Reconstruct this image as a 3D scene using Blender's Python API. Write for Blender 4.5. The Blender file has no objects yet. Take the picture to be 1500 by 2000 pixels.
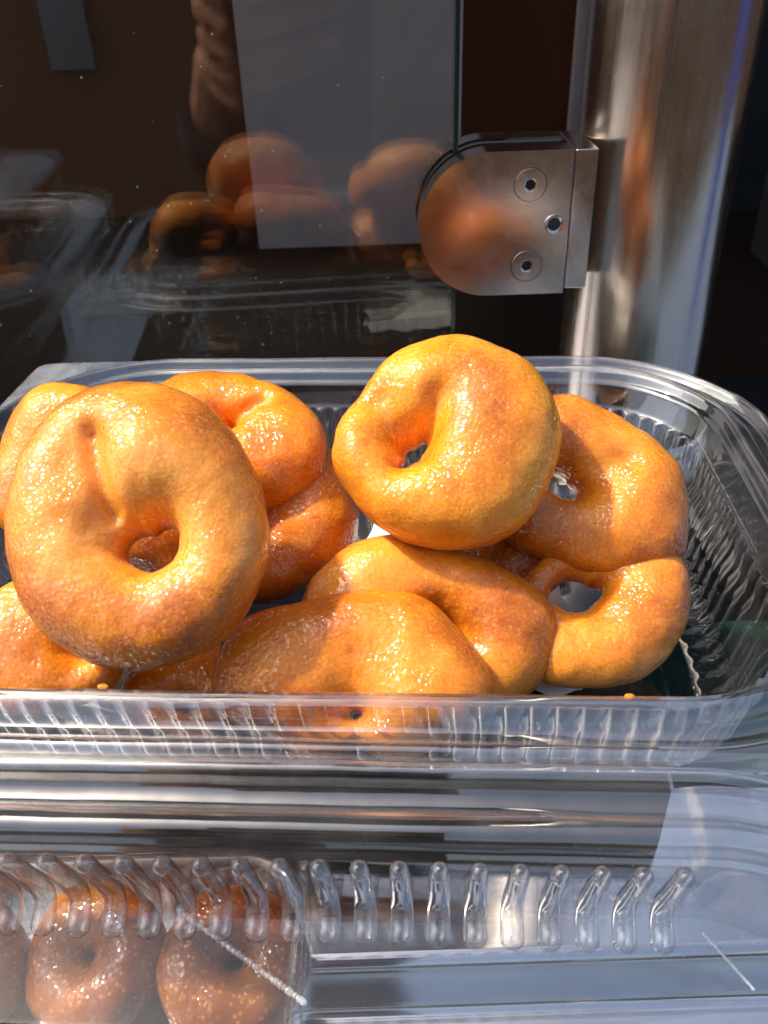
import bpy, bmesh, math, random
import numpy as np
from mathutils import Vector, Matrix, noise

S = 0.01                      # every length below is in centimetres
R = math.radians
scene = bpy.context.scene
C = scene.collection

# ------------------------------------------------------------------ camera
CAM_Z, PITCH, ROLL, FPX = 16.0, R(34.1), R(2.0), 1700.0
CAM = Vector((0.0, 0.0, CAM_Z))
_r0 = Vector((1, 0, 0)); FWD = Vector((0, math.cos(PITCH), -math.sin(PITCH)))
_u0 = Vector((0, math.sin(PITCH), math.cos(PITCH)))
RIGHT = _r0 * math.cos(ROLL) - _u0 * math.sin(ROLL)
UP = _u0 * math.cos(ROLL) + _r0 * math.sin(ROLL)
cd = bpy.data.cameras.new('camera'); cam = bpy.data.objects.new('camera', cd); C.objects.link(cam)
cd.sensor_fit = 'VERTICAL'; cd.sensor_height = 36.0; cd.lens = FPX / 2000 * 36.0
cd.clip_start = 0.004; cd.clip_end = 200.0
m = Matrix((RIGHT, UP, -FWD)).transposed().to_4x4(); m.translation = CAM * S
cam.matrix_world = m
scene.camera = cam
cd.dof.use_dof = True; cd.dof.focus_distance = 17.5 * S; cd.dof.aperture_fstop = 40.0

# ------------------------------------------------------------------ light
SUN = Vector((-0.56, 0.13, 0.82)).normalized()
EL = math.asin(SUN.z); AZ = math.atan2(SUN.x, SUN.y)
w = bpy.data.worlds.new('World'); scene.world = w; w.use_nodes = True
nt = w.node_tree; nt.nodes.clear()
sky = nt.nodes.new('ShaderNodeTexSky'); sky.sky_type = 'NISHITA'; sky.sun_disc = False
sky.dust_density = 6.0; sky.ozone_density = 0.6; sky.sun_elevation = EL; sky.sun_rotation = AZ
bg = nt.nodes.new('ShaderNodeBackground'); bg.inputs[1].default_value = 0.15
wo = nt.nodes.new('ShaderNodeOutputWorld')
nt.links.new(sky.outputs[0], bg.inputs[0]); nt.links.new(bg.outputs[0], wo.inputs[0])
sl = bpy.data.lights.new('sun', 'SUN'); sl.energy = 3.4; sl.angle = R(3.0); sl.color = (1.0, 0.93, 0.82)
so = bpy.data.objects.new('sun', sl); C.objects.link(so)
so.rotation_euler = SUN.to_track_quat('Z', 'Y').to_euler()
scene.view_settings.view_transform = 'Standard'; scene.view_settings.look = 'None'
scene.view_settings.exposure = 0.74; scene.view_settings.gamma = 1.0
scene.view_settings.use_curve_mapping = False
scene.render.engine = 'CYCLES'
scene.cycles.transparent_max_bounces = 24
scene.cycles.max_bounces = 6
scene.cycles.glossy_bounces = 4
scene.cycles.diffuse_bounces = 3
scene.cycles.use_adaptive_sampling = True; scene.cycles.adaptive_threshold = 0.03; scene.cycles.adaptive_min_samples = 16
scene.cycles.caustics_reflective = False
scene.cycles.sample_clamp_indirect = 6.0

# ------------------------------------------------------------------ helpers
def ray(px, py):
    return FWD + RIGHT * ((px - 750) / FPX) + UP * (-(py - 1000) / FPX)
def at_z(px, py, z):
    d = ray(px, py); return CAM + d * ((z - CAM_Z) / d.z)
def at_y(px, py, y):
    d = ray(px, py); return CAM + d * (y / d.y)
def at_depth(px, py, t):
    return CAM + ray(px, py) * t

def tag(o, label=None, cat=None, group=None, kind=None):
    if label: o['label'] = label
    if cat: o['category'] = cat
    if group: o['group'] = group
    if kind: o['kind'] = kind
    return o
def empty(name, loc=(0, 0, 0), rz=0, parent=None):
    o = bpy.data.objects.new(name, None); C.objects.link(o)
    o.location = Vector(loc) * S; o.rotation_euler = (0, 0, rz); o.empty_display_size = 0.01
    if parent: o.parent = parent
    return o
def mesh_obj(name, verts, faces, mat, parent=None, smooth=True, sharp=None):
    me = bpy.data.meshes.new(name)
    me.from_pydata([tuple(Vector(v) * S) for v in verts], [], faces); me.update()
    if smooth: me.shade_smooth()
    if sharp is not None:
        me.set_sharp_from_angle(angle=sharp)
    me.materials.append(mat)
    o = bpy.data.objects.new(name, me); C.objects.link(o)
    if parent: o.parent = parent
    return o
def bm_obj(name, bm, mat, parent=None, smooth=False, sharp=None, bevel=0, seg=2):
    if bevel:
        bmesh.ops.bevel(bm, geom=[e for e in bm.edges if e.is_manifold and e.calc_face_angle(0) > R(40)], offset=bevel, segments=seg, profile=0.7, affect='EDGES')
    bmesh.ops.recalc_face_normals(bm, faces=bm.faces[:])
    bmesh.ops.scale(bm, vec=(S, S, S), verts=bm.verts)
    me = bpy.data.meshes.new(name); bm.to_mesh(me); bm.free()
    if smooth: me.shade_smooth()
    if sharp is not None: me.set_sharp_from_angle(angle=sharp)
    me.materials.append(mat)
    o = bpy.data.objects.new(name, me); C.objects.link(o)
    if parent: o.parent = parent
    return o
def box_bm(x0, x1, y0, y1, z0, z1, bm=None):
    bm = bm or bmesh.new()
    r = bmesh.ops.create_cube(bm, size=1.0)
    bmesh.ops.scale(bm, vec=(x1 - x0, y1 - y0, z1 - z0), verts=r['verts'])
    bmesh.ops.translate(bm, vec=((x0 + x1) / 2, (y0 + y1) / 2, (z0 + z1) / 2), verts=r['verts'])
    return bm
def box(name, x0, x1, y0, y1, z0, z1, mat, parent=None, bevel=0.0, seg=2):
    return bm_obj(name, box_bm(x0, x1, y0, y1, z0, z1), mat, parent, smooth=bevel > 0, sharp=R(50) if bevel else None, bevel=bevel, seg=seg)
def extrude_outline(pts, y0, y1):
    """pts are (x,z) outlines, extruded along y"""
    bm = bmesh.new()
    a = [bm.verts.new((x, y0, z)) for x, z in pts]; b = [bm.verts.new((x, y1, z)) for x, z in pts]
    n = len(pts); bm.faces.new(a); bm.faces.new(b[::-1])
    for i in range(n): bm.faces.new((a[i], b[i], b[(i + 1) % n], a[(i + 1) % n]))
    return bm
def cyl_bm(p0, p1, r0, r1=None, n=32, bm=None, cap=True):
    bm = bm or bmesh.new(); r1 = r0 if r1 is None else r1
    p0 = Vector(p0); p1 = Vector(p1); d = p1 - p0
    mt = Matrix.Translation((p0 + p1) / 2) @ d.to_track_quat('Z', 'Y').to_matrix().to_4x4()
    bmesh.ops.create_cone(bm, cap_ends=cap, segments=n, radius1=r0, radius2=r1, depth=d.length, matrix=mt)
    return bm

# ------------------------------------------------------------------ materials
class NT:
    def __init__(s, name):
        s.m = bpy.data.materials.new(name); s.m.use_nodes = True; s.t = s.m.node_tree; s.t.nodes.clear()
        s.out = s.n('OutputMaterial')
    def n(s, typ, **kw):
        nd = s.t.nodes.new('ShaderNode' + typ)
        for k, v in kw.items():
            if k in nd.inputs: nd.inputs[k].default_value = v
            else: setattr(nd, k, v)
        return nd
    def l(s, a, b): s.t.links.new(a, b)
    def math(s, op, a, b=None, clamp=False):
        nd = s.n('Math', operation=op, use_clamp=clamp)
        for i, v in enumerate((a, b)):
            if v is None: continue
            if isinstance(v, (int, float)): nd.inputs[i].default_value = v
            else: s.l(v, nd.inputs[i])
        return nd.outputs[0]
    def noise(s, scale, detail=4, rough=0.55, vec=None, dist=0.0):
        nd = s.n('TexNoise'); nd.inputs['Scale'].default_value = scale; nd.inputs['Detail'].default_value = detail
        nd.inputs['Roughness'].default_value = rough; nd.inputs['Distortion'].default_value = dist
        if vec is not None: s.l(vec, nd.inputs['Vector'])
        return nd
    def ramp(s, fac, stops):
        nd = s.n('ValToRGB'); e = nd.color_ramp.elements
        while len(e) < len(stops): e.new(0.5)
        for i, (p, c) in enumerate(stops): e[i].position = p; e[i].color = (*c, 1)
        s.l(fac, nd.inputs[0]); return nd.outputs[0]
    def mixc(s, fac, a, b, blend='MIX'):
        nd = s.n('Mix', data_type='RGBA', blend_type=blend)
        for sock, v in ((nd.inputs[0], fac), (nd.inputs[6], a), (nd.inputs[7], b)):
            if isinstance(v, (int, float)): sock.default_value = v
            elif isinstance(v, tuple): sock.default_value = (*v, 1)
            else: s.l(v, sock)
        return nd.outputs[2]
    def obj(s): return s.n('TexCoord').outputs['Object']
    def bump(s, h, strength, dist, normal=None):
        b = s.n('Bump'); b.inputs['Strength'].default_value = strength; b.inputs['Distance'].default_value = dist
        s.l(h, b.inputs['Height'])
        if normal is not None: s.l(normal, b.inputs['Normal'])
        return b.outputs[0]
    def fin(s, sh): s.l(sh, s.out.inputs['Surface']); return s.m

def principled(name, col, rough=0.5, metal=0.0, var=0.0, scale=60, bump=0.0, bscale=400, **kw):
    t = NT(name); p = t.n('BsdfPrincipled')
    p.inputs['Roughness'].default_value = rough; p.inputs['Metallic'].default_value = metal
    for k, v in kw.items(): p.inputs[k.replace('_', ' ')].default_value = v
    v = t.obj()
    if var:
        nz = t.noise(scale, 5, vec=v).outputs[0]
        t.l(t.mixc(nz, tuple(c * (1 - var) for c in col), tuple(min(1, c * (1 + var)) for c in col)), p.inputs['Base Color'])
    else: p.inputs['Base Color'].default_value = (*col, 1)
    if bump: t.l(t.bump(t.noise(bscale, 4, vec=v).outputs[0], bump, 0.001), p.inputs['Normal'])
    return t.fin(p.outputs[0])

def schlick(t, f0, power=5.0, normal=None):
    lw = t.n('LayerWeight', Blend=0.5)
    if normal is not None: t.l(normal, lw.inputs['Normal'])
    return t.math('ADD', t.math('MULTIPLY', t.math('POWER', lw.outputs['Facing'], power), 1 - f0), f0), lw.outputs['Facing']

def clear_plastic(name, f0=0.11, power=3.5, tint=(0.96, 0.97, 0.975), edge=(0.55, 0.56, 0.57), rough=0.03, wave=0.10, frost=0.014):
    t = NT(name); v = t.obj()
    nrm = None
    if wave:
        h = t.noise(170, 1, vec=v).outputs[0]; nrm = t.bump(h, wave, 0.0006)
    F, facing = schlick(t, f0, power, nrm)
    tr = t.n('BsdfTransparent'); t.l(t.mixc(t.math('POWER', facing, 3.0), tint, edge), tr.inputs[0])
    gl = t.n('BsdfGlossy', distribution='GGX'); gl.inputs['Roughness'].default_value = rough
    gl.inputs['Color'].default_value = (1, 1, 1, 1)
    if nrm is not None: t.l(nrm, gl.inputs['Normal'])
    mx = t.n('MixShader'); t.l(F, mx.inputs[0]); t.l(tr.outputs[0], mx.inputs[1]); t.l(gl.outputs[0], mx.inputs[2])
    if frost <= 0: return t.fin(mx.outputs[0])
    df = t.n('BsdfDiffuse'); df.inputs[0].default_value = (0.8, 0.8, 0.82, 1)
    m2 = t.n('MixShader'); t.l(t.math('MULTIPLY', t.math('POWER', t.noise(70, 2, vec=v, dist=0.8).outputs[0], 2.0), frost * 4.0, clamp=True), m2.inputs[0]); t.l(mx.outputs[0], m2.inputs[1]); t.l(df.outputs[0], m2.inputs[2])
    return t.fin(m2.outputs[0])

def donut_mat():
    t = NT('fried_dough_glaze'); v = t.obj(); oi = t.n('ObjectInfo')
    va = t.n('VectorMath', operation='ADD'); t.l(v, va.inputs[0])
    cx = t.n('CombineXYZ'); t.l(t.math('MULTIPLY', oi.outputs['Random'], 7.3), cx.inputs[0]); t.l(t.math('MULTIPLY', oi.outputs['Random'], 3.1), cx.inputs[1])
    t.l(cx.outputs[0], va.inputs[1]); vv = va.outputs[0]
    big = t.noise(42, 2, 0.5, vv).outputs[0]
    midn = t.noise(260, 2, 0.6, vv); mid = midn.outputs[0]
    fine = t.noise(1500, 1, 0.6, vv).outputs[0]
    f = t.math('ADD', t.math('ADD', t.math('MULTIPLY', big, 0.68), t.math('MULTIPLY', mid, 0.18)), t.math('MULTIPLY', fine, 0.16))
    col = t.ramp(f, [(0.36, (0.42, 0.110, 0.006)), (0.46, (0.62, 0.195, 0.009)), (0.54, (0.78, 0.29, 0.015)), (0.66, (0.88, 0.42, 0.055))])
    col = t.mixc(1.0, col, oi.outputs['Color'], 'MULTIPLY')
    # tiny pale blisters
    vo = t.n('TexVoronoi', feature='F1'); vo.inputs['Scale'].default_value = 800; t.l(vv, vo.inputs['Vector'])
    bl = t.math('MULTIPLY', t.math('SUBTRACT', 0.34, vo.outputs['Distance'], clamp=True), 1.1)
    col = t.mixc(bl, col, (0.95, 0.55, 0.13))
    p = t.n('BsdfPrincipled')
    t.l(col, p.inputs['Base Color'])
    p.inputs['Subsurface Weight'].default_value = 0.5
    p.inputs['Subsurface Radius'].default_value = (1.0, 0.42, 0.09); p.inputs['Subsurface Scale'].default_value = 0.004
    p.inputs['Roughness'].default_value = 0.5; p.inputs['IOR'].default_value = 1.4; p.inputs['Specular IOR Level'].default_value = 0.3
    # coat = sugar glaze: wet film over fine wrinkles, thicker in places
    wr = t.n('TexVoronoi', feature='F1'); wr.inputs['Scale'].default_value = 1050
    vd = t.n('VectorMath', operation='MULTIPLY_ADD'); t.l(midn.outputs['Color'], vd.inputs[0]); vd.inputs[1].default_value = (0.0020,) * 3; t.l(vv, vd.inputs[2])
    t.l(vd.outputs[0], wr.inputs['Vector'])
    hs = wr.outputs['Distance']
    film = t.noise(75, 2, 0.6, vv).outputs[0]
    amt = t.n('MapRange'); amt.inputs[1].default_value = 0.38; amt.inputs[2].default_value = 0.62; amt.inputs[3].default_value = 0.28; amt.inputs[4].default_value = 0.70
    t.l(film, amt.inputs[0])
    bn = t.n('Bump'); bn.inputs['Distance'].default_value = 0.0005; t.l(amt.outputs[0], bn.inputs['Strength'])
    t.l(t.math('ADD', hs, t.math('MULTIPLY', mid, 1.2)), bn.inputs['Height']); t.l(bn.outputs[0], p.inputs['Coat Normal'])
    t.l(t.bump(fine, 0.22, 0.0004), p.inputs['Normal'])
    p.inputs['Coat Weight'].default_value = 1.0; p.inputs['Coat IOR'].default_value = 1.52
    t.l(t.math('ADD', t.math('MULTIPLY', film, 0.30), -0.03), p.inputs['Coat Roughness'])
    p.inputs['Coat Tint'].default_value = (1.0, 0.93, 0.80, 1)
    return t.fin(p.outputs[0])

def steel_mat(name, col=(0.62, 0.61, 0.60), rough=0.22, stretch=(1, 1, 0.02), bstr=0.06, scale=900, dirt=0.25):
    t = NT(name); v = t.obj()
    mp = t.n('Mapping'); mp.inputs['Scale'].default_value = stretch; t.l(v, mp.inputs['Vector'])
    br = t.noise(scale, 4, 0.7, mp.outputs[0]).outputs[0]
    sm = t.noise(45, 6, 0.65, v, 0.6).outputs[0]
    p = t.n('BsdfPrincipled'); p.inputs['Metallic'].default_value = 1.0
    t.l(t.mixc(t.math('MULTIPLY', sm, dirt), col, tuple(c * 0.45 for c in col)), p.inputs['Base Color'])
    rr = t.math('ADD', t.math('MULTIPLY', sm, rough * 0.9), t.math('MULTIPLY', br, rough * 0.7))
    t.l(rr, p.inputs['Roughness'])
    t.l(t.bump(br, bstr, 0.0004), p.inputs['Normal'])
    # dust
    sp = t.noise(1900, 2, vec=v).outputs[0]
    df = t.n('BsdfDiffuse'); df.inputs[0].default_value = (0.6, 0.55, 0.5, 1)
    mx = t.n('MixShader'); t.l(t.math('MULTIPLY', t.math('GREATER_THAN', sp, 0.735), 0.45), mx.inputs[0])
    t.l(p.outputs[0], mx.inputs[1]); t.l(df.outputs[0], mx.inputs[2])
    return t.fin(mx.outputs[0])

def glass_mat():
    t = NT('sneeze_guard_glass'); v = t.obj()
    F, facing = schlick(t, 0.085, 5.0)
    tr = t.n('BsdfTransparent'); tr.inputs[0].default_value = (0.86, 0.90, 0.88, 1)
    gl = t.n('BsdfGlossy'); gl.inputs['Roughness'].default_value = 0.012
    mx = t.n('MixShader'); t.l(F, mx.inputs[0]); t.l(tr.outputs[0], mx.inputs[1]); t.l(gl.outputs[0], mx.inputs[2])
    vo = t.n('TexVoronoi', feature='F1'); vo.inputs['Scale'].default_value = 260; t.l(v, vo.inputs['Vector'])
    sizes = t.n('TexVoronoi', feature='F1'); sizes.inputs['Scale'].default_value = 260; t.l(v, sizes.inputs['Vector'])
    sc = t.n('SeparateColor'); t.l(sizes.outputs['Color'], sc.inputs[0])
    lim = t.math('MULTIPLY', t.math('POWER', sc.outputs[0], 6.0), 0.11)
    spk = t.math('LESS_THAN', vo.outputs['Distance'], lim)
    haze = t.math('MULTIPLY', t.math('POWER', t.noise(30, 5, vec=v, dist=1.0).outputs[0], 2.0), 0.006)
    fac = t.math('ADD', t.math('MULTIPLY', spk, 0.55), haze, clamp=True)
    df = t.n('BsdfDiffuse'); df.inputs[0].default_value = (0.75, 0.7, 0.64, 1)
    m2 = t.n('MixShader'); t.l(fac, m2.inputs[0]); t.l(mx.outputs[0], m2.inputs[1]); t.l(df.outputs[0], m2.inputs[2])
    return t.fin(m2.outputs[0])

M = {}
M['plastic'] = clear_plastic('clear_plastic')
M['rib'] = clear_plastic('rib_plastic', f0=0.10, power=2.4, edge=(0.30, 0.31, 0.33), wave=0.15)
M['panel'] = clear_plastic('lid_panel_plastic', f0=0.055, power=4.0, frost=0.004)
M['rim'] = clear_plastic('rim_plastic', f0=0.19, power=3.0, wave=0.12, frost=0.018)
M['frost'] = clear_plastic('knurled_plastic', f0=0.12, rough=0.25, wave=1.0, frost=0.22)
M['glint_crease'] = clear_plastic('glint_crease_plastic', f0=0.1, rough=0.3, wave=1.0, frost=0.2)
M['donut'] = donut_mat()
M['post'] = steel_mat('brushed_steel_post', (0.58, 0.51, 0.45), 0.25, (1, 1, 0.02), 0.14)
M['clamp'] = steel_mat('polished_clamp', (0.60, 0.53, 0.48), 0.22, (1, 1, 1), 0.03, 500, 0.2)
M['counter'] = steel_mat('steel_counter', (0.74, 0.74, 0.74), 0.14, (0.03, 1, 1), 0.03, 700, 0.4)
M['glass'] = glass_mat()
M['edge'] = principled('glass_edge', (0.012, 0.03, 0.026), 0.15)
M['rubber'] = principled('black_rubber', (0.012, 0.013, 0.014), 0.55)
M['dark_hole'] = principled('dark_socket', (0.03, 0.03, 0.032), 0.35, 0.8)
M['brown'] = principled('dark_brown_panel', (0.085, 0.030, 0.017), 0.8, var=0.35, scale=12, Specular_IOR_Level=0.0)
M['charcoal'] = principled('charcoal_panel', (0.018, 0.020, 0.024), 0.8, var=0.3, scale=15, Specular_IOR_Level=0.0)
M['lilac'] = principled('lilac_grey_board', (0.30, 0.235, 0.235), 0.8, var=0.45, scale=9)
M['bluegrey'] = principled('blue_grey_card', (0.05, 0.06, 0.075), 0.6, var=0.2, scale=25)
M['shelf'] = principled('dark_shelf', (0.008, 0.006, 0.005), 0.95, var=0.3, scale=20, Specular_IOR_Level=0.0)
M['green'] = principled('dark_green_mat', (0.004, 0.024, 0.017), 0.9, Specular_IOR_Level=0.1, var=0.4, scale=90, bump=0.5, bscale=700)
M['paving'] = principled('dark_paving', (0.030, 0.020, 0.014), 0.9, Specular_IOR_Level=0.0, var=0.3, scale=30, bump=0.4, bscale=300)
M['phone'] = principled('phone_back', (0.012, 0.012, 0.015), 0.25)
M['lens'] = principled('phone_lens', (0.02, 0.02, 0.025), 0.05)
M['skin'] = principled('skin', (0.50, 0.24, 0.15), 0.5, var=0.15, scale=120, bump=0.2, bscale=900, Subsurface_Weight=0.15, Subsurface_Scale=0.004)
M['sleeve'] = principled('dark_sleeve', (0.02, 0.02, 0.024), 0.9, var=0.2, scale=200, bump=0.5, bscale=900)
M['board'] = principled('dark_stained_board', (0.014, 0.009, 0.006), 0.6, Specular_IOR_Level=0.2, var=0.5, scale=35, bump=0.3, bscale=250)
M['paper'] = principled('pale_paper', (0.72, 0.70, 0.66), 0.7, var=0.06, scale=80)
M['blue'] = principled('blue_plastic', (0.012, 0.035, 0.30), 0.5)

# ------------------------------------------------------------------ setting
CT = 1.3       # counter top height
DECK = -1.6   # lower front deck
GY = 24.7      # glass plane
STEP = 7.95
def sheet(name, pts, mat, kind='structure'):
    o = mesh_obj(name, pts, [tuple(range(len(pts)))], mat, smooth=False); tag(o, kind=kind); return o
sheet('ground', [(-4000, -4000, -92), (4000, -4000, -92), (4000, 4000, -92), (-4000, 4000, -92)], M['paving'])
# counter: upper deck, rounded fold, lower deck, front apron
prof = [(30.0, CT - 3.0), (30.0, CT)]
prof += [(STEP + 0.25, CT)] + [(STEP + 0.25 - 0.25 * math.sin(a), CT - 0.25 + 0.25 * math.cos(a)) for a in np.linspace(0.2, math.pi / 2, 6)]
LEDGE = -0.15
prof += [(STEP - 0.02, LEDGE + 0.2)] + [(STEP - 0.02 - 0.2 + 0.2 * math.cos(a), LEDGE + 0.2 - 0.2 * math.sin(a)) for a in np.linspace(0.3, math.pi / 2, 5)]
prof += [(7.05, LEDGE), (6.95, LEDGE - 0.1), (6.9, DECK)]
prof += [(-12, DECK), (-12.4, DECK - 0.3), (-12.5, DECK - 5), (-12.5, DECK - 40)]
vs = []; fs = []
xs = (-70, 70)
for x in xs: vs += [(x, y, z) for y, z in prof]
n = len(prof)
fs = [(i, i + 1, n + i + 1, n + i) for i in range(n - 1)]
cnt = mesh_obj('counter', vs, fs, M['counter'], sharp=R(60)); tag(cnt, kind='structure')
# what the glass and the gap beside it let you see: a dark board, a shelf
shelf = box('shelf', -70, 70, 30.1, 62, -3.0, -0.4, M['shelf']); tag(shelf, kind='structure')
bp = box('back_panel', -70, 13.6, 62, 64, -4, 72, M['brown'], bevel=0.2); tag(bp, 'dark brown back panel seen through the glass', 'panel')
bp2 = box('back_panel', 13.9, 70, 58, 60, -4, 72, M['charcoal'], bevel=0.2); tag(bp2, 'charcoal panel behind and to the right of the steel post', 'panel')

aw = empty('unseen_awning', (-26, 41, 105)); tag(aw, 'dark brown canopy added unseen above the stall, mirrored in steel and plastic', 'unseen_awning')  # assumed from dark reflections, added out of view to darken the mirrored sky
vs = []; fs = []
for i in range(13):
    for j in range(7):
        vs.append((-46 + 92 * i / 12, 120 * j / 6, 30 * j / 6 - 2.5 * math.sin(math.pi * (i % 3) / 3)))
for i in range(12):
    for j in range(6): fs.append((i * 7 + j, (i + 1) * 7 + j, (i + 1) * 7 + j + 1, i * 7 + j + 1))
awc = mesh_obj('canopy', vs, fs, M['brown'], aw); awc.modifiers.new('thick', 'SOLIDIFY').thickness = 0.004
for x in (-46, 46): bm_obj('pole', cyl_bm((x, 118, 29), (x, 118, -197), 2.0), M['post'], aw, smooth=True, sharp=R(40))
bm_obj('front_bar', cyl_bm((-46, 0, -0.5), (46, 0, -0.5), 1.0), M['post'], aw, smooth=True, sharp=R(40))

# pieces standing behind the glass
def standing(name, px0, px1, pyb, y, z1, th, mat, label, cat, zb=None):
    a = at_y(px0, pyb, y); b = at_y(px1, pyb, y)
    o = box(name, a.x, b.x, y, y + th, min(a.z, b.z) if zb is None else zb, z1, mat, bevel=0.08); tag(o, label, cat); return o
standing('veil_board', 505, 896, 474, 53.5, 25, 0.8, M['lilac'], 'lilac grey board added behind the glass as the pale reflection left of the clamp', 'board', -0.4)  # board stands in for a pale veil reflected in the glass
standing('narrow_batten', 1112, 1146, 250, 61.0, 25, 0.9, M['lilac'], 'narrow lilac batten in the gap between glass and steel post', 'batten', -0.4)
standing('small_card', 100, 186, 135, 61.5, 17.5, 0.4, M['bluegrey'], 'small blue grey card on the back panel at top left', 'card')
cr = empty('storage_bin', (24.5, 47, -0.4)); tag(cr, 'dark blurred bin on the shelf right of the steel post', 'bin')
box('bin_body', -3, 3, -2.5, 2.5, 0, 6.5, M['charcoal'], cr, bevel=0.4)
box('bin_lid', -3.3, 3.3, -2.8, 2.8, 6.5, 7.3, M['shelf'], cr, bevel=0.3)

# ------------------------------------------------------------------ glass
gl = empty('glass_screen', (0, GY, CT)); tag(gl, 'clear upright glass pane behind the doughnut tray', 'glass')
GX = 2.2
box('glass_sheet', -60, GX, 0, 0.6, 0.02, 40, M['glass'], gl)
box('polished_edge', GX, GX + 0.12, 0.0, 0.6, 0.02, 40, M['edge'], gl)

# ------------------------------------------------------------------ steel post
PX, PY, PR = 8.05, 25.9, 2.2
pst = empty('steel_post', (PX, PY, CT)); tag(pst, 'brushed stainless steel tube post right of the glass', 'post')
def lathe(name, prof, mat, parent, n=96, sharp=R(40)):
    vs = []; fs = []
    for r, z in prof:
        vs += [(r * math.cos(2 * math.pi * i / n), r * math.sin(2 * math.pi * i / n), z) for i in range(n)]
    for k in range(len(prof) - 1):
        for i in range(n):
            j = (i + 1) % n; fs.append((k * n + i, k * n + j, (k + 1) * n + j, (k + 1) * n + i))
    return mesh_obj(name, vs, fs, mat, parent, sharp=sharp)
lathe('tube', [(PR, 0.1), (PR, 12), (PR, 24), (PR, 45)], M['post'], pst)
lathe('base_collar', [(PR + 0.02, 0.9), (PR + 0.5, 0.85), (PR + 0.7, 0.6), (PR + 0.7, 0.0)], M['post'], pst)

# ------------------------------------------------------------------ glass clamp
CY = GY - 0.95         # front face of the clamp
c0 = at_y(818, 435, CY); c1 = at_y(1116, 291, CY); c2 = at_y(1106, 572, CY); c3 = at_y(1172, 290, CY)
zt = c1.z; zb = c2.z; xr = (c1.x + c2.x) / 2; xl = c0.x
clp = empty('glass_clamp', ((xl + xr) / 2, GY, (zt + zb) / 2)); tag(clp, 'polished half round steel clamp joining glass to post', 'clamp')
cxm, czm = (xl + xr) / 2, (zt + zb) / 2
hw = (xr - xl) / 2; hh = (zt - zb) / 2
def dshape(hw, hh, rx=None):
    rx = rx or hh * 1.02
    pts = [(hw, -hh), (hw, hh)]
    for a in np.linspace(math.pi / 2, 3 * math.pi / 2, 33):
        pts.append((-hw + rx + rx * math.cos(a), hh * math.sin(a)))
    return pts
bm_obj('front_plate', extrude_outline(dshape(hw, hh), CY - GY, -0.14), M['clamp'], clp, smooth=True, sharp=R(35), bevel=0.07, seg=3)
bm_obj('rear_plate', extrude_outline(dshape(hw, hh), 0.74, 1.55), M['clamp'], clp, smooth=True, sharp=R(35), bevel=0.07, seg=3)
bm_obj('gasket', extrude_outline(dshape(hw - 0.1, hh - 0.1), -0.14, -0.01), M['rubber'], clp)
bm_obj('gasket', extrude_outline(dshape(hw - 0.1, hh - 0.1), 0.61, 0.74), M['rubber'], clp)
sx0 = hw + 0.03; sx1 = c3.x - cxm
bm_obj('saddle_block', box_bm(sx0, sx1, CY - GY + 0.03, 1.5, -hh + 0.12, hh - 0.02), M['clamp'], clp, smooth=True, sharp=R(35), bevel=0.06, seg=3)
box('core_block', hw - 1.5, sx0 + 0.2, 0.0, 0.6, -hh + 0.15, hh - 0.15, M['rubber'], clp)
def screw(px, py, r):
    p = at_y(px, py, CY); x, z = p.x - cxm, p.z - czm; f = CY - GY
    def ring(pr, n=40, rot=0.0):
        vs = []; fs = []
        for rr, y in pr: vs += [(x + rr * math.cos(2 * math.pi * i / n + rot), y, z + rr * math.sin(2 * math.pi * i / n + rot)) for i in range(n)]
        for k in range(len(pr) - 1):
            for i in range(n): fs.append((k * n + i, k * n + (i + 1) % n, (k + 1) * n + (i + 1) % n, (k + 1) * n + i))
        return vs, fs, n
    return ring, x, z, f
for px, py in ((1036, 361), (1028, 519)):
    ring, x, z, f = screw(px, py, 0.4)
    vs, fs, n = ring([(0.43, f - 0.002), (0.415, f - 0.035), (0.17, f - 0.035)])
    # flat dark ring coloured as the shadow round the head, then the head
    g = ring([(0.442, f - 0.004), (0.42, f - 0.004)])
    hd = mesh_obj('screw', vs, fs, M['clamp'], clp, sharp=R(30))
    mesh_obj('groove', g[0], g[1], M['dark_hole'], hd, smooth=False)
    v6, f6, n6 = ring([(0.215, f - 0.037), (0.20, f - 0.030), (0.15, f - 0.009)], n=6, rot=0.3)
    mesh_obj('hex_socket', v6, f6, M['clamp'], hd, smooth=False)
    vb, fb, nb_ = ring([(0.150, f - 0.009), (0.07, f - 0.008)], n=6, rot=0.3); fb.append(tuple(range(6, 12)))
    mesh_obj('socket_bottom', vb, fb, M['dark_hole'], hd, smooth=False)
ring, x, z, f = screw(1082, 438, 0.3)
vs, fs, n = ring([(0.27, f - 0.002), (0.25, f - 0.03), (0.20, f - 0.02), (0.17, f - 0.004)])
th = mesh_obj('threaded_hole', vs, fs, M['clamp'], clp, sharp=R(30))
vs, fs, n = ring([(0.17, f - 0.006), (0.01, f - 0.005)])
mesh_obj('hole_bottom', vs, fs, M['rubber'], th, smooth=False)

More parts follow.
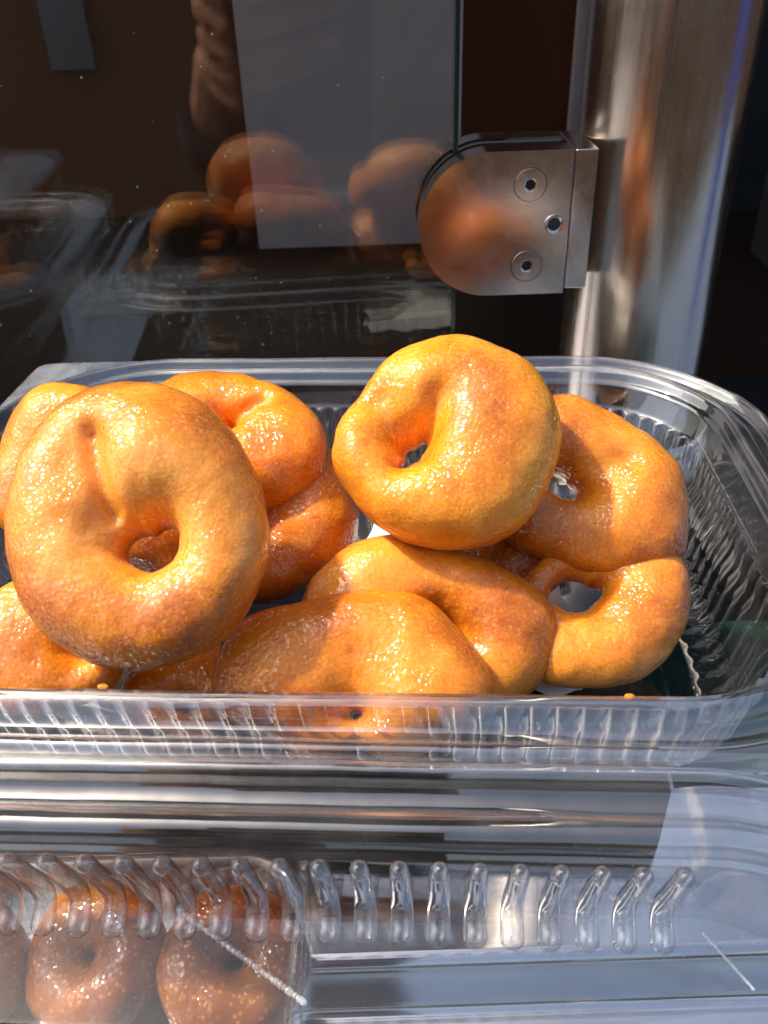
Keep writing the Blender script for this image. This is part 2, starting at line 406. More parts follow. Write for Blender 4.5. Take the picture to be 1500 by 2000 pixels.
# ------------------------------------------------------------------ clear plastic containers
def rrect(hx, hy, r, per=1000):
    """rounded rectangle as per points evenly spread by arc length of a reference, returns points, outward normals"""
    P = []; N = []
    sx, sy = 2 * (hx - r), 2 * (hy - r); arc = math.pi * r / 2
    return sx, sy, arc
def ring_pts(hx, hy, r, params):
    """params: (segment, t) so that rings of different sizes share topology"""
    out = []
    cx, cy = hx - r, hy - r
    for seg, t in params:
        if seg == 0: p = (hx, -cy + 2 * cy * t); q = (1, 0)
        elif seg == 2: p = (cx - 2 * cx * t, hy); q = (0, 1)
        elif seg == 4: p = (-hx, cy - 2 * cy * t); q = (-1, 0)
        elif seg == 6: p = (-cx + 2 * cx * t, -hy); q = (0, -1)
        else:
            c = {1: (cx, cy, 0), 3: (-cx, cy, 90), 5: (-cx, -cy, 180), 7: (cx, -cy, 270)}[seg]
            a = R(c[2] + 90 * t); q = (math.cos(a), math.sin(a)); p = (c[0] + r * q[0], c[1] + r * q[1])
        out.append((p, q))
    return out
def container_shell(hx, hy, rad, prof, pitch=0.44, amp=0.055, rib_from=None, rib_to=None, per_rib=8):
    """prof: list of (offset, z, rib weight). Ring radius follows the offset."""
    params = []
    def seg(k, length, rr):
        nrib = max(1, round(length / pitch)); n = nrib * per_rib
        for i in range(n): params.append((k, i / n, i / per_rib))
    seg(0, 2 * (hy - rad), 0); seg(1, 1.57 * rad, 0); seg(2, 2 * (hx - rad), 0); seg(3, 1.57 * rad, 0)
    seg(4, 2 * (hy - rad), 0); seg(5, 1.57 * rad, 0); seg(6, 2 * (hx - rad), 0); seg(7, 1.57 * rad, 0)
    vs = []; fs = []; n = len(params)
    for off, z, wgt in prof:
        r = max(0.3, rad + off)
        pts = ring_pts(hx + off, hy + off, r, [(a, b) for a, b, c in params])
        for (p, q), (a, b, c) in zip(pts, params):
            ph = (c % 1.0)
            s = 0.0
            if wgt:
                tri = math.sin(2 * math.pi * ph) * 1.9
                s = amp * wgt * max(-1, min(1, tri))
            wv = Vector((p[0] * 0.55, p[1] * 0.55, off * 1.5)); w1 = 0.018 * noise.noise(wv) + 0.005 * noise.noise(wv * 3.1); w2 = 0.010 * noise.noise(wv * 1.7 + Vector((7, 3, 1)))
            vs.append((p[0] + q[0] * (s + w2), p[1] + q[1] * (s + w2), z + w1))
    for k in range(len(prof) - 1):
        for i in range(n):
            j = (i + 1) % n; fs.append((k * n + i, k * n + j, (k + 1) * n + j, (k + 1) * n + i))
    return vs, fs, n
HX, HY, RAD = 8.3, 5.62, 2.9
FL = 1.35     # flange width
rim_prof = [(FL + 0.04, -0.45, 0), (FL + 0.03, -0.12, 0), (FL - 0.02, -0.03, 0), (FL - 0.10, 0.02, 0), (FL - 0.19, 0.0, 0), (FL - 0.26, -0.08, 0), (FL - 0.31, -0.19, 0), (FL - 0.40, -0.23, 0),
            (0.78, -0.23, 0), (0.70, -0.20, 0), (0.64, -0.10, 0), (0.58, 0.02, 0), (0.49, 0.10, 0), (0.38, 0.13, 0), (0.27, 0.10, 0), (0.19, 0.02, 0), (0.15, -0.10, 0),
            (0.10, -0.14, 0), (0.04, -0.16, 0), (0.0, -0.22, 0)]
def tray_wall(depth):
    return [(0.0, -0.22, 0), (-0.02, -0.28, 0), (-0.20, -0.66, 0), (-0.24, -0.73, 0), (-0.30, -0.76, 0.0), (-0.31, -0.80, 1), (-0.36, -1.4, 1), (-0.5, -depth * 0.55, 1), (-0.62, -depth + 0.75, 1),
            (-0.68, -depth + 0.45, 0.9), (-0.85, -depth + 0.18, 0.5), (-1.1, -depth + 0.05, 0.15), (-1.35, -depth, 0)]
def make_tray(parent, depth=4.6, zrim=0.0):
    vs, fs, n = container_shell(HX, HY, RAD, [(a, b + zrim, c) for a, b, c in rim_prof])
    rim = mesh_obj('rim_flange', vs, fs, M['rim'], parent)
    vs, fs, n = container_shell(HX, HY, RAD, [(a, b + zrim, c) for a, b, c in tray_wall(depth)])
    mesh_obj('ribbed_wall', vs, fs, M['plastic'], parent)
    prof = [(-1.35, zrim - depth, 0), (-1.9, zrim - depth, 0), (-2.0, zrim - depth + 0.12, 0), (-2.5, zrim - depth + 0.14, 0)]
    vs, fs, n = container_shell(HX, HY, RAD, prof)
    fs.append(tuple(range(3 * n, 4 * n)))
    mesh_obj('tray_floor', vs, fs, M['plastic'], parent, sharp=R(40))
    # knurled opening tabs at the two back corners
    for s in (-1,):
        bm = bmesh.new(); rows = []
        a0, a1 = R(25), R(65)
        cx, cy = s * (HX - RAD), HY - RAD; r0 = RAD + FL - 0.02
        corner = Vector((s * (HX + FL - 0.15), HY + FL - 0.15))
        pts = [(cx + s * r0 * math.cos(a), cy + r0 * math.sin(a)) for a in np.linspace(R(8), R(82), 12)]
        pts += [(corner.x - s * 0.7, corner.y - 0.02), (corner.x - s * 0.2, corner.y - 0.1), (corner.x - s * 0.04, corner.y - 0.3), (corner.x, corner.y - 0.8)]
        top = [bm.verts.new((x, y, zrim - 0.05)) for x, y in pts]; bot = [bm.verts.new((x, y, zrim - 0.10)) for x, y in pts]
        bm.faces.new(top); bm.faces.new(bot[::-1])
        for i in range(len(pts)): bm.faces.new((top[i], bot[i], bot[(i + 1) % len(pts)], top[(i + 1) % len(pts)]))
        bm_obj('opening_tab', bm, M['frost'], parent)

TRAY_YAW = R(-3.8)
mid = (at_z(1450, 940, 6.0).x + at_z(25, 832, 6.0).x) / 2
fy = at_z(700, 1338, 6.0).y; by = at_z(560, 742, 6.0).y
TC = Vector((-0.55, (fy + by) / 2, 6.0))
print('TRAY', TC, fy, by, at_z(1398, 850, 6), at_z(1500, 1030, 6), at_z(0, 860, 6), at_z(50, 805, 6))
box_main = empty('clamshell_container', (TC.x, TC.y, 6.0), TRAY_YAW)
tag(box_main, 'open clear plastic clamshell tray heaped with doughnuts, its lid folded towards the viewer', 'food container')
make_tray(box_main, 3.1)
# hinge strip between tray flange and lid flange, folded in small pleats
hl = 6.6
hy0 = -(HY + FL) + 0.02
hp = [(hy0 + 0.10, -0.03), (hy0 + 0.05, -0.10), (hy0 + 0.0, -0.24), (hy0 - 0.05, -0.28), (hy0 - 0.11, -0.24), (hy0 - 0.15, -0.10), (hy0 - 0.20, -0.07)]
vs = []; fs = []
for x in (-hl, -hl + 0.15, hl - 0.15, hl): vs += [(x, y, z) for y, z in hp]
for k in range(3): fs += [(k * 7 + i, k * 7 + i + 1, (k + 1) * 7 + i + 1, (k + 1) * 7 + i) for i in range(6)]
mesh_obj('hinge', vs, fs, M['rim'], box_main)
# lid: same outline, shallow, open side up, hanging forward
def make_lid(parent, depth, tilt, hinge_y, hinge_z, ribs=True, flip=False):
    lid = empty('lid', (0, 0, 0), parent=parent)
    lid.matrix_parent_inverse = Matrix.Identity(4)
    if not flip:
        lid.location = Vector((0, hinge_y, hinge_z)) * S; lid.rotation_euler = (tilt, 0, 0)
    oy = -(HY + FL) if not flip else 0.0
    def shift(vs): return [(x, y + oy, z) for x, y, z in vs]
    vs, fs, n = container_shell(HX, HY, RAD, rim_prof)
    mesh_obj('lid_flange', shift(vs), fs, M['rim'], lid)
    wall = [(0.0, -0.22, 0), (-0.04, -0.55, 0), (-0.08, -1.0, 0), (-0.14, -depth + 0.35, 0), (-0.18, -depth + 0.15, 0), (-0.30, -depth + 0.03, 0), (-0.45, -depth, 0),
            (-1.9, -depth, 0), (-1.96, -depth + 0.01, 0), (-2.02, -depth + 0.16, 0), (-2.10, -depth + 0.19, 0), (-2.5, -depth + 0.19, 0)]
    vs, fs, n = container_shell(HX, HY, RAD, wall)
    fs.append(tuple(range((len(wall) - 1) * n, len(wall) * n)))
    mesh_obj('lid_panel', shift(vs), fs, M['panel'], lid, sharp=R(50))
    if ribs:
        # one moulded rib: runs down the wall and a little way out on the panel
        path = []
        yw = HY + oy
        for p in [(yw - 0.04, -0.52), (yw - 0.07, -0.9), (yw - 0.12, -depth + 0.55), (yw - 0.17, -depth + 0.22), (yw - 0.34, -depth + 0.04), (yw - 0.45, -depth + 0.02), (yw - 0.62, -depth + 0.02)]: path.append(Vector((0, p[0], p[1])))
        vs, fs = capsule(path, 0.165)
        me = None
        nr = int((HX - 2.2) / 0.60)
        for k in range(-nr - 3, nr):
            if me is None:
                o = mesh_obj('rib', vs, fs, M['rib'], lid); me = o.data
            else:
                o = bpy.data.objects.new('rib', me); C.objects.link(o); o.parent = lid
            o.location = (k * 0.565 * S, 0, 0)
    return lid
def capsule(path, r, n=14, ends=4):
    """tube with round ends along a polyline in the yz plane, resampled"""
    pts = [path[0]]
    for a, b in zip(path, path[1:]):
        k = max(2, int((b - a).length / 0.08))
        for i in range(1, k + 1): pts.append(a.lerp(b, i / k))
    for _ in range(6):
        pts = [pts[0]] + [(pts[i - 1] + pts[i] * 2 + pts[i + 1]) / 4 for i in range(1, len(pts) - 1)] + [pts[-1]]
    rings = []
    tdir = (pts[1] - pts[0]).normalized()
    for i in range(ends):
        a = math.pi / 2 * (1 - i / ends); rings.append((pts[0] - tdir * r * math.sin(a), r * math.cos(a) + 1e-3, tdir))
    for i, p in enumerate(pts):
        t = (pts[min(i + 1, len(pts) - 1)] - pts[max(i - 1, 0)]).normalized(); rings.append((p, r, t))
    tdir = (pts[-1] - pts[-2]).normalized()
    for i in range(1, ends + 1):
        a = math.pi / 2 * i / ends; rings.append((pts[-1] + tdir * r * math.sin(a), r * math.cos(a) + 1e-3, tdir))
    vs = []; fs = []
    nr_ = len(rings)
    for ri_, (p, rr, t) in enumerate(rings):
        rr *= 0.82 + 0.36 * ri_ / nr_
        u = Vector((1, 0, 0)); v = t.cross(u)
        for k in range(n):
            a = 2 * math.pi * k / n; vs.append(p + u * (rr * math.cos(a)) + v * (rr * math.sin(a)))
    for k in range(len(rings) - 1):
        for i in range(n): fs.append((k * n + i, k * n + (i + 1) % n, (k + 1) * n + (i + 1) % n, (k + 1) * n + i))
    return vs, fs
LID_TILT = R(22)
lid = make_lid(box_main, 2.3, LID_TILT, hy0 - 0.14, -0.05)
# white lines on the lid panel: left paints a sun glint, right a fold
def glint_crease(name, a, b, wd):
    """a, b: points in lid space"""
    a = Vector(a); b = Vector(b); d = (b - a).normalized(); q = Vector((-d.y, d.x, 0)); vs = []; fs = []
    rng = random.Random(5); n = 150
    for i in range(n + 1):
        p = a.lerp(b, i / n); k = wd * (0.55 + 0.6 * rng.random()) * min(1, i / 3 + 0.2, (n - i) / 3 + 0.2)
        j = rng.uniform(-0.008, 0.008)
        vs += [p + q * (k + j), p + Vector((0, 0, 0.035)) + q * j, p - q * (k - j)]
    for i in range(n): fs += [(i * 3, i * 3 + 1, i * 3 + 4, i * 3 + 3), (i * 3 + 1, i * 3 + 2, i * 3 + 5, i * 3 + 4)]
    return mesh_obj(name, vs, fs, M['glint_crease'], lid)
bpy.context.view_layer.update()
LIDM = Matrix.Translation(Vector((TC.x, TC.y, 6.0))) @ Matrix.Rotation(TRAY_YAW, 4, 'Z') @ Matrix.Translation((0, hy0 - 0.14, -0.05)) @ Matrix.Rotation(LID_TILT, 4, 'X')
LIDI = LIDM.inverted()
def on_lid(px, py, zl):
    o = LIDI @ CAM; d = LIDI.to_3x3() @ ray(px, py); return o + d * ((zl - o.z) / d.z)
glint_crease('glint_crease_line', on_lid(345, 1775, -2.27), on_lid(600, 1962, -2.27), 0.05)
glint_crease('glint_crease_line', on_lid(1372, 1822, -2.27), on_lid(1475, 1935, -2.27), 0.025)

# dark boards that lift the trays off the steel
def board(name, cx, cy, hx, hy, yaw, label):
    o = empty(name, (cx, cy, CT), yaw); tag(o, label, 'board', 'boards under the trays')
    box('plank', -hx, hx, -hy, -0.03, 0.005, 1.52, M['board'], o, bevel=0.06); box('plank', -hx, hx, 0.03, hy, 0.005, 1.52, M['board'], o, bevel=0.06)
board('serving_board', -2.0, 15.8, 7.4, 5.2, TRAY_YAW, 'dark brown board under the open doughnut tray')
board('serving_board', -20.5, 16.0, 6.2, 5.2, R(-5), 'dark brown board under the container at the left edge')
# pale paper on the tray floor under the heap
vs = []; fs = []
for i in range(31):
    for j in range(17):
        x = 0.0 + 4.6 * i / 30; y = -3.0 + 5.8 * j / 16
        vs.append((x + 0.1 * math.sin(j * 1.3), y + 0.1 * math.sin(i * 0.9), 0.10 * noise.noise(Vector((x * 0.6, y * 0.6, 9))) + 0.04 * noise.noise(Vector((x * 2, y * 2, 1)))))
for i in range(30):
    for j in range(16): fs.append((i * 17 + j, (i + 1) * 17 + j, (i + 1) * 17 + j + 1, i * 17 + j + 1))
pl = mesh_obj('paper_sheet', vs, fs, M['paper']); pl.location = Vector((TC.x, TC.y, 6.0 - 3.1 + 0.32)) * S; pl.rotation_euler = (0, 0, TRAY_YAW)
tag(pl, 'pale paper sheet on the tray floor beneath the doughnuts', 'paper')
pl.modifiers.new('thick', 'SOLIDIFY').thickness = 0.0002

# ------------------------------------------------------------------ doughnuts
def polar(poly, c, ngrid=720):
    a = np.array([math.atan2(p[1] - c[1], p[0] - c[0]) for p in poly]); r = np.array([math.hypot(p[0] - c[0], p[1] - c[1]) for p in poly])
    o = np.argsort(a); a = a[o]; r = r[o]
    th = np.linspace(-math.pi, math.pi, ngrid, endpoint=False)
    return np.interp(th, np.concatenate([a - 2 * math.pi, a, a + 2 * math.pi]), np.tile(r, 3))
def gsm(x, deg):
    n = len(x); k = np.arange(-n // 2, n // 2); s = deg * n / 360; g = np.exp(-k * k / (2 * s * s)); g /= g.sum()
    return np.real(np.fft.ifft(np.fft.fft(x) * np.fft.fft(np.fft.ifftshift(g))))
ELL = [(math.cos(a), math.sin(a)) for a in np.linspace(0, 2 * math.pi, 14, endpoint=False)]
def ell(cx, cy, rx, ry, rot=0):
    c, s = math.cos(R(rot)), math.sin(R(rot)); return [(cx + rx * x * c - ry * y * s, cy + rx * x * s + ry * y * c) for x, y in ELL]
def donut(label, outer, hole, depth, elev, az=0.0, fat=0.92, tone=(1, 1, 1), grooves=(), bumps=(), warp=(0, 0), seed=0, group='doughnuts heaped in the open tray', NU=176, NV=72):
    hc = np.mean(np.array(hole), axis=0)
    n = Vector((math.sin(R(az)) * math.cos(R(elev)), -math.cos(R(az)) * math.cos(R(elev)), math.sin(R(elev))))
    P0 = at_depth(hc[0], hc[1], depth)
    u = (RIGHT - n * RIGHT.dot(n)).normalized(); v = n.cross(u)
    def toplane(px, py):
        d = ray(px, py); t = (P0 - CAM).dot(n) / d.dot(n); q = CAM + d * t - P0; return (q.dot(u), q.dot(v))
    po = [toplane(*p) for p in outer]; ph = [toplane(*p) for p in hole]
    ro = gsm(polar(po, (0, 0)), 7); ri = gsm(polar(ph, (0, 0)), 6)
    ri = np.minimum(ri, ro - 0.5)
    am = float(np.mean(ro - ri) / 2)
    th = np.linspace(-math.pi, math.pi, len(ro), endpoint=False)
    gr = [([toplane(*p) for p in path], wd, dp) for path, wd, dp in grooves]
    bp_ = [(toplane(*p), rr, hh) for p, rr, hh in bumps]
    verts = []; faces = []
    off = Vector((seed * 3.7, seed * 1.3, seed * 5.1))
    loc = []
    for i in range(NU):
        t = -math.pi + 2 * math.pi * i / NU; k = int(round(i * len(ro) / NU)) % len(ro)
        a = (ro[k] - ri[k]) / 2; mid_ = (ro[k] + ri[k]) / 2; hz = fat * (0.45 * a + 0.55 * am)
        zo = warp[0] * math.cos(2 * (t - R(warp[1])))
        for j in range(NV):
            f = 2 * math.pi * j / NV
            c, s = math.cos(f), math.sin(f)
            c2 = math.copysign(abs(c) ** 0.92, c); s2 = math.copysign(abs(s) ** 0.92, s)
            rr = mid_ + a * c2; z = hz * s2 + zo
            p = Vector((rr * math.cos(t), rr * math.sin(t), z))
            nn = Vector((c * math.cos(t), c * math.sin(t), s))
            d = 0.10 * noise.noise(p * 0.7 + off) + 0.035 * noise.noise(p * 1.9 + off) + 0.010 * noise.noise(p * 4.5 + off) + 0.007 * noise.noise(p * 11 + off)
            p = p + nn * d
            if s > -0.2:
                wgt = min(1.0, (s + 0.2) / 0.5)
                for path, wd, dp in gr:
                    dm = 1e9
                    for (ax, ay), (bx, by_) in zip(path, path[1:]):
                        ex, ey = bx - ax, by_ - ay; tt = max(0, min(1, ((p.x - ax) * ex + (p.y - ay) * ey) / (ex * ex + ey * ey + 1e-9)))
                        dm = min(dm, math.hypot(p.x - ax - ex * tt, p.y - ay - ey * tt))
                    p.z -= wgt * dp * math.exp(-(dm / wd) ** 2)
                for (bx, by_), rr_, hh_ in bp_:
                    p.z += wgt * hh_ * math.exp(-((p.x - bx) ** 2 + (p.y - by_) ** 2) / rr_ ** 2)
            loc.append(p)
    for i in range(NU):
        for j in range(NV):
            faces.append((i * NV + j, ((i + 1) % NU) * NV + j, ((i + 1) % NU) * NV + (j + 1) % NV, i * NV + (j + 1) % NV))
    o = mesh_obj('doughnut', loc, faces, M['donut'])
    mt = Matrix((u, v, n)).transposed().to_4x4(); mt.translation = P0 * S
    o.matrix_world = mt
    tag(o, label, 'doughnut', group); o.color = (*tone, 1)
    zs = [(mt @ (q * S)).z / S for q in loc[::7]]; ys = [(mt @ (q * S)).y / S for q in loc[::7]]; xs_ = [(mt @ (q * S)).x / S for q in loc[::7]]
    print('DONUT %-40s x %.1f..%.1f y %.1f..%.1f z %.1f..%.1f' % (label[:40], min(xs_), max(xs_), min(ys), max(ys), min(zs), max(zs)))
    return o

DA = donut('large pale gold doughnut with a folded seam, leaning at the front left of the tray',
  [(22,1040),(35,960),(75,870),(140,800),(220,765),(300,760),(380,780),(440,825),(485,900),(515,985),(522,1060),(505,1140),(460,1215),(400,1265),(330,1298),(260,1312),(180,1300),(110,1260),(60,1190),(35,1120)],
  [(246,1086),(258,1060),(300,1052),(345,1032),(357,1056),(348,1088),(322,1108),(280,1111)], 15.3, 50, -4, tone=(0.93, 0.97, 1.9),
  grooves=[([(218,880),(226,940),(238,1000),(246,1020)], 0.20, 0.26), ([(190,930),(215,1010)], 0.55, 0.22)], bumps=[((320,940), 0.95, 0.30)], seed=1)
donut('bright orange doughnut at the back of the tray, behind the large seamed one',
  [(290,790),(340,752),(430,738),(520,755),(600,800),(640,860),(642,910),(600,960),(550,988),(450,990),(340,960),(285,880)],
  ell(446, 846, 9, 6), 18.7, 60, 0, tone=(1, 0.9, 0.7), grooves=[([(455,845),(520,815)], 0.2, 0.2)], seed=2)
donut('orange doughnut squeezed upright into the back left corner of the tray',
  [(-10,960),(15,880),(45,810),(75,770),(115,752),(165,752),(208,775),(260,850),(260,960),(200,1050),(120,1085),(40,1060),(5,1030)],
  ell(160, 940, 34, 40), 18.6, 48, -20, tone=(1, 0.92, 0.8), seed=3)
donut('doughnut at the bottom left, half hidden under the large seamed one',
  [(-80,1240),(-40,1195),(5,1165),(45,1138),(120,1140),(200,1190),(235,1260),(215,1340),(120,1385),(0,1385),(-70,1320)],
  ell(172, 1272, 24, 18), 16.4, 58, 0, seed=4)
donut('doughnut low at the front edge, peeping out below the large seamed one',
  [(235,1350),(280,1295),(350,1264),(430,1265),(490,1310),(500,1370),(430,1425),(330,1430),(260,1400)],
  ell(365, 1375, 28, 20), 16.9, 66, 0, seed=5)
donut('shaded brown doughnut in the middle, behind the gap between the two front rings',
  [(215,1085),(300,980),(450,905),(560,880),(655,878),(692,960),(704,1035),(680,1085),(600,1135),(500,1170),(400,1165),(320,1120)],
  ell(470, 1050, 34, 24), 18.6, 55, 0, tone=(0.85, 0.72, 0.7), seed=6)  # darker tone puts its neighbours' shade into the colour
donut('plump glossy golden doughnut on top of the heap, rising above the back rim',
  [(645,900),(660,840),(700,780),(745,725),(810,685),(880,668),(950,678),(1010,705),(1055,745),(1085,800),(1092,870),(1075,940),(1040,1000),(990,1045),(920,1068),(850,1068),(780,1048),(720,1010),(680,970),(655,935)],
  [(780,916),(793,895),(812,870),(828,855),(834,862),(824,884),(808,902),(794,917)], 16.9, 52, -2, tone=(1, 1.02, 0.9),
  grooves=[([(745,815),(800,880)], 0.5, 0.34), ([(820,870),(858,805)], 0.3, 0.2)], seed=7)
donut('large doughnut leaning at the right, its hole showing beside the topmost one',
  [(1020,800),(1085,775),(1150,795),(1220,835),(1290,880),(1330,940),(1343,1010),(1340,1070),(1300,1115),(1230,1132),(1150,1118),(1070,1085),(980,1045),(945,980),(970,880)],
  [(1058,925),(1082,918),(1108,945),(1132,965),(1100,974),(1072,950)], 18.2, 52, 4, tone=(0.95, 0.88, 0.95),
  grooves=[([(1120,960),(1200,925)], 0.35, 0.22)], seed=8)
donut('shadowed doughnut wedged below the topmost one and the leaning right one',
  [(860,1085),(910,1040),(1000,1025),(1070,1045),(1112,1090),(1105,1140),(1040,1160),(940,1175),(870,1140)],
  ell(922, 1056, 13, 8), 18.9, 60, 0, tone=(0.9, 0.8, 0.8), seed=9)  # shadow below the top doughnut put into the darker tone
donut('doughnut lying flat in the front right of the tray, white floor showing in its hole',
  [(1338,1105),(1343,1180),(1325,1250),(1290,1300),(1220,1336),(1130,1345),(1050,1335),(1005,1270),(1000,1180),(1050,1105),(1150,1065),(1270,1060)],
  [(1070,1175),(1088,1146),(1150,1140),(1180,1148),(1155,1182),(1095,1190)], 17.6, 62, 0, tone=(1, 1.0, 1.4), seed=10)
donut('long bent doughnut in the front centre, under the topmost one',
  [(588,1170),(605,1130),(650,1088),(740,1052),(820,1058),(900,1075),(960,1095),(1020,1130),(1068,1180),(1090,1230),(1082,1290),(1050,1345),(960,1390),(820,1410),(690,1380),(610,1270)],
  ell(840, 1235, 46, 26, 10), 17.0, 46, 2, tone=(0.96, 0.92, 0.9), seed=11)
donut('wide dark gold doughnut at the front centre, cut off by the front rim',
  [(405,1330),(430,1268),(480,1216),(540,1190),(600,1180),(660,1160),(740,1156),(800,1168),(850,1190),(900,1235),(940,1280),(972,1340),(960,1405),(860,1445),(700,1456),(540,1445),(430,1405)],
  ell(690, 1398, 16, 7), 15.75, 56, 0, tone=(0.95, 0.86, 0.8), seed=12)

# ------------------------------------------------------------------ second container, mostly out of frame on the left
nb = empty('clamshell_container', (-20.5, 16.0, 5.9), R(-5)); tag(nb, 'clear plastic container at the far left edge, mirrored in the glass', 'food container')
make_tray(nb, 3.1)
lid2 = make_lid(nb, 2.4, 0, 0, 0, ribs=True, flip=True)
lid2.location = Vector((0, 0, 0.12)) * S; lid2.rotation_euler = (math.pi, 0, 0)
def plain_donut(label, loc, rad, tube, rot, seed, group):
    NU, NV = 96, 44; off = Vector((seed * 2.1, seed * 4.3, seed)); vs = []; fs = []
    for i in range(NU):
        t = 2 * math.pi * i / NU
        for j in range(NV):
            f = 2 * math.pi * j / NV; nn = Vector((math.cos(f) * math.cos(t), math.cos(f) * math.sin(t), math.sin(f)))
            p = Vector(((rad - tube) * math.cos(t), (rad - tube) * math.sin(t) * 0.93, 0)) + nn * tube
            vs.append(p + nn * (0.13 * noise.noise(p * 0.7 + off) + 0.05 * noise.noise(p * 2 + off)))
    for i in range(NU):
        for j in range(NV): fs.append((i * NV + j, ((i + 1) % NU) * NV + j, ((i + 1) % NU) * NV + (j + 1) % NV, i * NV + (j + 1) % NV))
    o = mesh_obj('doughnut', vs, fs, M['donut']); o.location = Vector(loc) * S; o.rotation_euler = rot
    tag(o, label, 'doughnut', group); return o
nbM = Matrix.Translation((-20.5, 16.0, 5.9)) @ Matrix.Rotation(R(-5), 4, 'Z')
for k, (x, y, z, lab) in enumerate([(5.2, 1.5, -1.6, 'doughnut in the left container, nearest the tray, seen only mirrored in the glass'), (0.2, 2.2, -1.7, 'doughnut in the middle of the left container, seen only mirrored in the glass'), (3.0, -2.3, -1.6, 'doughnut at the front of the left container, seen only mirrored in the glass')]):
    plain_donut(lab, nbM @ Vector((x, y, z)), 2.5, 0.95, (R(18 - 9 * k), R(10 * k - 8), k), 20 + k, 'doughnuts in the left container')

# ------------------------------------------------------------------ low container under the folded lid
rs = box('riser', -24, -1.75, 4.6, 7.88, DECK, CT - 0.02, M['counter'], bevel=0.12); tag(rs, 'low steel riser under the tray at the bottom left', 'riser')
lc = empty('food_tray', (-8.0, 7.4, CT)); tag(lc, 'low clear tray under the folded lid at the bottom left', 'food tray')
prof = [(0.35, 0.95, 0), (0.3, 1.05, 0), (0.2, 1.07, 0), (0.06, 1.03, 0), (0, 0.95, 0), (-0.1, 0.7, 1), (-0.2, 0.3, 1), (-0.35, 0.06, 0), (-0.7, 0.04, 0)]
vs, fs, n = container_shell(6.2, 1.85, 0.9, prof, amp=0.05); fs.append(tuple(range(8 * n, 9 * n)))
mesh_obj('tray_body', vs, fs, M['plastic'], lc)
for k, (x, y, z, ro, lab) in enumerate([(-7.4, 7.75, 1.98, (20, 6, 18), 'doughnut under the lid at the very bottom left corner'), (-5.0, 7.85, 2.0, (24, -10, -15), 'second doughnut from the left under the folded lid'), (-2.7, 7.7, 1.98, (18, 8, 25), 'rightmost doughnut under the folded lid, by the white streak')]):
    o = plain_donut(lab, (x, y, z), 1.25, 0.56, tuple(R(q) for q in ro), 30 + k, 'doughnuts under the folded lid'); o.color = ((0.42, 0.36, 0.4, 1), (0.46, 0.40, 0.4, 1), (0.32, 0.26, 0.3, 1))[k]  # tones darkened to stand in for the shade under the lid

# crumbs on the front rim
for k, (px, py, r, lab) in enumerate([(200, 1342, 0.06, 'tiny pale crumb on the front rim below the large seamed doughnut'), (1228, 1362, 0.06, 'amber syrup crumb on the front rim at the right')]):
    q = at_z(px, py, 5.93); bm = bmesh.new(); bmesh.ops.create_icosphere(bm, subdivisions=3, radius=r)
    for v_ in bm.verts: v_.co *= 1 + 0.45 * noise.noise(v_.co * 14 + Vector((k * 5, 0, 0)))
    for v_ in bm.verts: v_.co = Vector((v_.co.x * 1.5, v_.co.y, v_.co.z * 0.7)) + q
    tag(bm_obj('crumb', bm, M['donut'], smooth=True), lab, 'crumb')

# blue box added out of frame on the right to mirror a streak in the post
bc = empty('streak_box', (85, 12, CT)); tag(bc, 'blue box added out of frame to give the post its blue streak', 'streak_box')
box('streak_box_wall', -6, 6, -8, -7.6, 0, 22, M['blue'], bc, bevel=0.1); box('streak_box_wall', -6, 6, 7.6, 8, 0, 22, M['blue'], bc, bevel=0.1)
box('streak_box_wall', -6, -5.6, -7.55, 7.55, 0, 22, M['blue'], bc, bevel=0.1); box('streak_box_wall', 5.6, 6, -7.55, 7.55, 0, 22, M['blue'], bc, bevel=0.1)
box('streak_box_floor', -5.55, 5.55, -7.55, 7.55, 0.02, 0.4, M['blue'], bc)

# ------------------------------------------------------------------ green mat on the counter at the right
g0 = at_z(1345, 1300, CT); g1 = at_z(1500, 1560, CT)
vs = []; fs = []
NX = 24
for i in range(NX + 1):
    for j in range(NX + 1):
        x = 5.7 + 6.5 * i / NX; y = 11.4 + 4.8 * j / NX + 0.05 * math.sin(i * 0.7)
        vs.append((x + 0.06 * math.sin(j * 0.6), y, CT + 0.03 + 0.05 * (1 + noise.noise(Vector((x * 0.5, y * 0.5, 3))))))
for i in range(NX):
    for j in range(NX): fs.append((i * (NX + 1) + j, (i + 1) * (NX + 1) + j, (i + 1) * (NX + 1) + j + 1, i * (NX + 1) + j + 1))
gm = mesh_obj('green_cloth', vs, fs, M['green']); tag(gm, 'dark green cloth on the counter under the right end of the tray', 'cloth')
gm.modifiers.new('thick', 'SOLIDIFY').thickness = 0.0006

# ------------------------------------------------------------------ phone and hand (mirrored in the glass)
PHM = Matrix((RIGHT, UP, -FWD)).transposed().to_4x4(); PHM.translation = CAM * S
ph = empty('phone'); ph.matrix_world = PHM
tag(ph, 'dark phone held up to the glass, seen only as a reflection', 'phone')
# camera space: x right, y up, z back. The lens sits near the phone's upper right corner.
def cbox(name, x0, x1, y0, y1, z0, z1, mat, bevel): return box(name, x0, x1, y0, y1, z0, z1, mat, ph, bevel=bevel, seg=4)
cbox('phone_body', -6.5, 0.5, -15.4, 1.6, 0.75, 1.6, M['phone'], 0.3)
lens_ring = bm_obj('lens_ring', cyl_bm((0, 0, 0.75), (0, 0, 0.60), 0.75, 0.72, 32), M['lens'], ph, smooth=True, sharp=R(40))

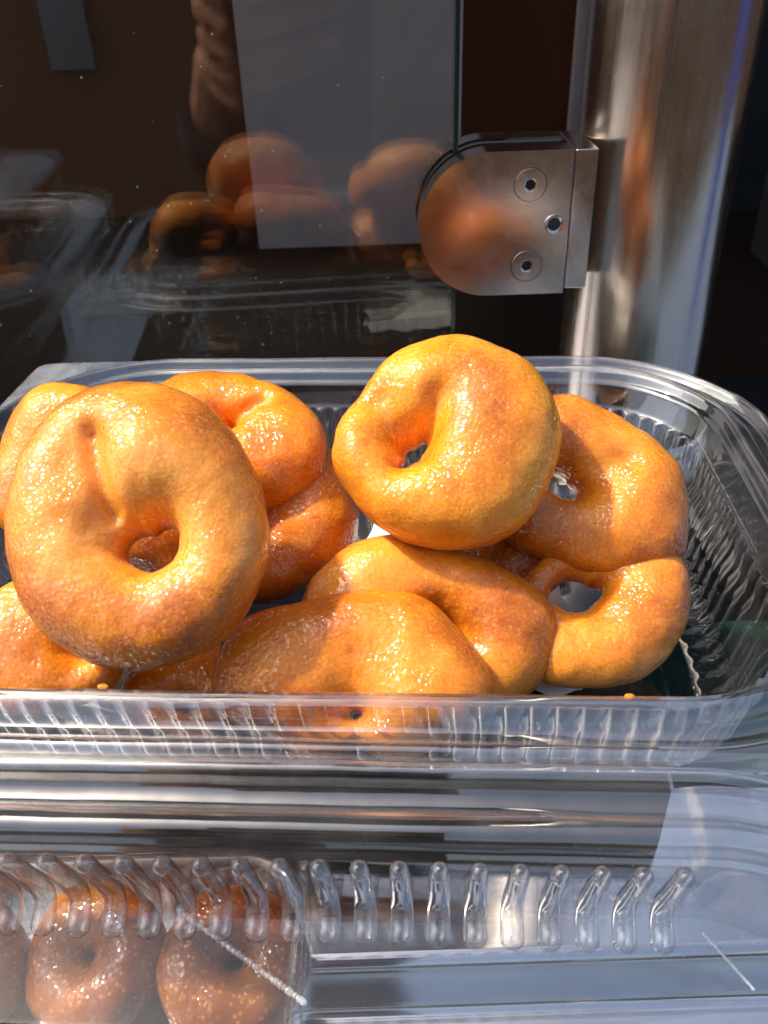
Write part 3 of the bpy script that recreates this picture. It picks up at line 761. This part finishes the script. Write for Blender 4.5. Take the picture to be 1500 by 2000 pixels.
def hand():
    """left hand behind the phone: palm at the left edge, four fingers across the back, thumb in front, forearm going down"""
    bm = bmesh.new()
    def chain(pts):
        for (p0, r0), (p1, r1) in zip(pts, pts[1:]):
            p0 = Vector(p0); p1 = Vector(p1)
            k = max(2, int((p1 - p0).length / 0.25))
            for i in range(k + 1):
                t = i / k; q = p0.lerp(p1, t); r = r0 + (r1 - r0) * t
                bmesh.ops.create_icosphere(bm, subdivisions=2, radius=r, matrix=Matrix.Translation(q))
    # palm: a thick pad round the left edge of the phone
    for y0, r in ((-3.2, 1.25), (-4.9, 1.4), (-6.6, 1.45), (-8.3, 1.45), (-9.8, 1.3)):
        chain([((-7.6, y0 - 0.6, 2.6), r), ((-7.7, y0, 0.7), r * 0.95), ((-6.9, y0 + 0.1, -0.35), 0.95)])
    # fingers (index to little)
    for y0, L, r in ((-2.6, 4.9, 0.80), (-4.5, 5.6, 0.84), (-6.4, 5.3, 0.80), (-8.1, 4.2, 0.70)):
        chain([((-7.0, y0 - 0.6, -0.35), r * 1.12), ((-7.0 + L * 0.42, y0 + 0.1, -0.75), r * 1.02), ((-7.0 + L * 0.74, y0 + 0.35, -0.45), r * 0.92), ((-7.0 + L, y0 + 0.45, 0.02), r * 0.74)])
    # thumb along the front side
    chain([((-7.9, -8.4, 2.6), 1.2), ((-7.6, -5.8, 3.1), 1.0), ((-6.9, -3.6, 2.9), 0.85), ((-5.9, -2.0, 2.5), 0.72)])
    # wrist and forearm
    chain([((-7.9, -9.5, 2.0), 1.9), ((-8.3, -12.5, 3.4), 2.2), ((-9.0, -17.0, 6.5), 2.6), ((-9.8, -23.0, 11.0), 3.2)])
    chain([((-7.2, -8.5, 1.0), 1.6), ((-7.4, -12.0, 3.0), 2.0)])
    o = bm_obj('person', bm, M['skin'])
    rm = o.modifiers.new('skin', 'REMESH'); rm.mode = 'VOXEL'; rm.voxel_size = 0.0011
    sm = o.modifiers.new('smooth', 'SMOOTH'); sm.factor = 0.5; sm.iterations = 6
    o.matrix_world = PHM
    tag(o, 'bare hand and forearm holding the dark phone, mirrored in the glass', 'person')
    # nails
    for y0, L, r in ((-2.6, 4.9, 0.80), (-4.5, 5.6, 0.84), (-6.4, 5.3, 0.80), (-8.1, 4.2, 0.70)):
        b2 = bmesh.new(); bmesh.ops.create_uvsphere(b2, u_segments=12, v_segments=8, radius=0.42)
        bmesh.ops.scale(b2, vec=(1.0, 0.85, 0.25), verts=b2.verts)
        bmesh.ops.translate(b2, vec=(-7.0 + L - 0.05, y0 + 0.45, -0.62), verts=b2.verts)
        bm_obj('fingernail', b2, M['nail'], o, smooth=True)
    # sleeve over the forearm
    bm_obj('sleeve', cyl_bm((-8.95, -16.5, 6.2), (-10.0, -24.5, 12.0), 3.3, 4.2, 40), M['sleeve'], o, smooth=True, sharp=R(40))
M['nail'] = principled('nail', (0.62, 0.36, 0.29), 0.3)
hand()
